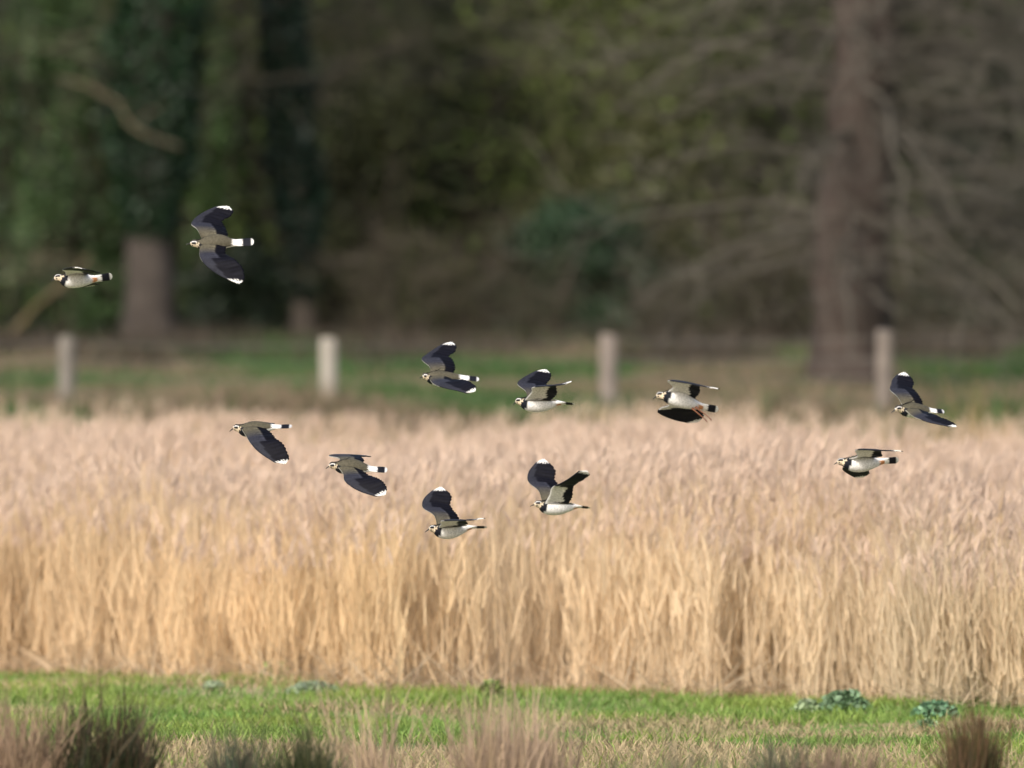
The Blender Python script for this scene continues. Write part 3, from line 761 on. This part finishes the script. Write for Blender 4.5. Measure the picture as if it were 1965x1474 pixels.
    if legs:
        for pts in legs:
            a = Acc(); q = np.array([px2(p[:2], p[2]) for p in pts]); s = np.linspace(0, len(q) - 1, 12); Q = cr_interp(q, np.arange(len(q)), s)
            tube(a, Q, np.interp(s, [0, .7, len(q) - 1.4, len(q) - 1], [.006, .0032, .0028, .0022]), 8, (.36, .15, .085))
            e = Q[-1]; d = (Q[-1] - Q[-3]); d /= np.linalg.norm(d)
            for k in (-1, 0, 1):
                tube(a, path(e - d * .002, e + d * .022 + np.array([0, k * .006, -.004 + k * .003]), 5, .01), np.linspace(.0022, .0009, 5), 6, (.30, .13, .08))
            a.obj('leg', M_horn, root, True)
    return root

n, f = -1, 1
BIRDS = [
 dict(label='leftmost lapwing, low pale belly showing and wings held edge-on', D=59.5, axis=[(104, 535), (112, 533), (129, 538), (148, 537), (183, 535), (215, 530)], bill=(98, 539), roll=-58, yaw=4,
  wings=([(127, 521, 178, 524, -.12), (123, 518, 186, 524, -.19), (127, 516, 192, 523, -.25), (132, 514.5, 190, 522, -.31), (142, 513, 172, 517, -.36)],
         [(131, 541, 176, 541, .10), (128, 543, 176, 543, .17), (136, 546, 182, 545, .23), (145, 549, 184, 546, .28), (156, 551, 182, 546, .33)])),
 dict(label='highest lapwing with both wings spread, dark back towards the viewer, against the ivy', D=57.5, axis=[(365, 467), (374, 467), (393, 468), (415, 464), (452, 466), (487, 464)], bill=(356, 469), roll=58, yaw=-3, head_roll=.2,
  wings=([(383, 484, 432, 487, -.06), (387, 498, 444, 494, -.11), (400, 513, 456, 503, -.14), (418, 526, 467, 518, -.15), (437, 536, 471, 540, -.16)],
         [(378, 440, 434, 446, .04), (366, 429, 428, 434, .10), (376, 416, 424, 424, .13), (395, 404, 440, 414, .16), (413, 396, 447, 404, .18)])),
 dict(label='lapwing with one wing raised and white rump, just left of centre above the grass bank', D=59.9, axis=[(811, 723), (816, 722), (830, 724), (848, 725), (888, 725), (919, 728)], bill=(806, 725), roll=34, yaw=5,
  wings=([(827, 731, 868, 729, -.10), (838, 739, 882, 728, -.17), (858, 745, 896, 730, -.23), (878, 749, 907, 736, -.28), (896, 754, 915, 742, -.31)],
         [(824, 704, 872, 704, .05), (809, 690, 866, 690, .11), (818, 681, 860, 684, .15), (832, 671, 872, 675, .19), (848, 661, 876, 663, .22)])),
 dict(label='white-bellied lapwing with wings raised, overlapping the grass bank left of the central post', D=58.5, axis=[(989, 771), (996, 770), (1013, 774), (1034, 775), (1074, 773), (1103, 776)], bill=(984, 778), roll=-14, yaw=-4,
  wings=([(1020, 752, 1067, 755, -.10), (1022, 743, 1066, 740, -.16), (1040, 740.5, 1075, 738, -.23), (1058, 739, 1086, 734, -.29), (1080, 737, 1098, 729, -.35)],
         [(1010, 753, 1052, 753, .05), (993, 737, 1048, 742, .11), (1002, 727, 1048, 736, .14), (1016, 719, 1055, 728, .17), (1030, 712, 1058, 717, .20)])),
 dict(label='lapwing banking to show its belly, orange undertail and trailing legs, right of the central post', D=56.8, axis=[(1259, 760), (1267, 759), (1287, 762), (1308, 767), (1346, 780), (1378, 786)], bill=(1252, 766), roll=-52, yaw=0,
  wings=([(1291, 742, 1341, 752, -.07), (1281, 730, 1341, 739, -.13), (1300, 732, 1352, 741, -.20), (1325, 736, 1366, 743, -.27), (1352, 741, 1380, 745, -.33)],
         [(1284, 778, 1331, 781, .09), (1268, 784, 1334, 785, .15), (1264, 793, 1342, 790, .18), (1292, 806, 1350, 798, .22), (1321, 813, 1349, 804, .25)]),
  legs=[[(1334, 781, -.03), (1345, 789, -.035), (1358, 799, -.03)], [(1328, 783, -.025), (1338, 792, -.03), (1350, 802, -.025)]]),
 dict(label='lapwing beside the rightmost post, one wing raised and the other swept down and back', D=60.2, axis=[(1717, 786), (1724, 784), (1739, 786), (1756, 786), (1788, 788), (1812, 790)], bill=(1709, 792), roll=30, yaw=14, crest=1.2,
  wings=([(1750, 798, 1780, 792, -.11), (1761, 803, 1790, 795, -.18), (1777, 809, 1803, 801, -.25), (1797, 813.5, 1817, 806, -.30), (1816, 817, 1831, 814, -.34)],
         [(1723, 762, 1766, 764, .05), (1709, 748, 1758, 752, .11), (1712, 738, 1752, 745, .15), (1715, 729, 1755, 735, .19), (1725, 719, 1750, 723, .22)])),
 dict(label='lapwing with its black near wing pushed down, leftmost of those over the reeds', D=58.5, axis=[(447, 821), (455, 821), (471, 824), (490, 821), (527, 819), (560, 818)], bill=(440, 828), roll=26, yaw=-4,
  wings=([(473, 836, 522, 833, -.09), (482, 850, 530, 842, -.14), (495, 864, 543, 851, -.17), (511, 876, 551, 866, -.19), (529, 887, 557, 880, -.20)],
         [(478, 814, 520, 816, .12), (474, 812, 521, 814.5, .19), (480, 812, 523, 814.5, .26), (487, 812.5, 522, 814.5, .32), (496, 813, 516, 814.5, .36)])),
 dict(label='lapwing over the reeds, one black wing down, the other flat like a bar', D=58.0, axis=[(631, 894), (639, 893), (656, 895), (675, 894), (712, 900), (743, 902)], bill=(625, 899), roll=40, yaw=0, crest=1.1,
  wings=([(659, 909, 706, 911, -.07), (662, 922, 718, 915, -.12), (675, 933, 729, 920, -.15), (694, 943, 738, 928, -.17), (722, 952, 744, 938, -.19)],
         [(650, 880, 696, 882, .08), (630, 875.5, 690, 877.5, .15), (640, 874, 697, 877.5, .21), (662, 874, 706, 878, .28), (690, 876, 711, 878.5, .34)])),
 dict(label='lowest lapwing over the reeds, tall rounded far wing raised', D=58.5, axis=[(823, 1015), (830, 1014), (846, 1018), (864, 1018), (902, 1012), (934, 1012)], bill=(815, 1021), roll=-16, yaw=3,
  wings=([(847, 1004, 896, 1004, -.12), (848, 998, 893, 998, -.19), (868, 997, 905, 996, -.25), (885, 996.5, 918, 993.5, -.31), (908, 995, 932, 991, -.36)],
         [(833, 990, 878, 992, .05), (812, 976, 868, 980, .10), (810, 965, 862, 969, .13), (817, 953, 865, 955, .15), (830, 942, 858, 943, .17)])),
 dict(label='lapwing over the reeds with both wings raised in a wide V', D=59.9, axis=[(1025, 968), (1033, 967), (1048, 972), (1068, 973), (1106, 972), (1132, 975)], bill=(1017, 971), roll=-15, yaw=6,
  wings=([(1054, 950, 1097, 952, -.07), (1060, 934, 1099, 934, -.12), (1076, 926, 1105, 927, -.18), (1092, 916, 1118, 919, -.24), (1110, 902, 1132, 909, -.29)],
         [(1034, 943, 1075, 943, .05), (1016, 928, 1070, 931, .10), (1012, 916, 1063, 920, .13), (1017, 902, 1065, 905, .15), (1029, 888, 1056, 890, .17)])),
 dict(label='rightmost lapwing over the reeds, belly showing and near wing a thin line above', D=57.8, axis=[(1606, 887), (1614, 886), (1633, 890), (1654, 890), (1694, 885), (1724, 883)], bill=(1600, 891), roll=-48, yaw=2,
  wings=([(1644, 875, 1690, 875, -.08), (1640, 863, 1688, 864.5, -.14), (1655, 861.5, 1700, 864, -.21), (1675, 862, 1714, 864, -.28), (1703, 862.5, 1729, 864, -.34)],
         [(1630, 895, 1672, 895, .08), (1622, 896, 1668, 899, .15), (1619, 902, 1668, 906, .21), (1630, 911, 1670, 910, .26), (1643, 918, 1668, 914, .30)])),
]
for b in BIRDS: build_bird(**b)
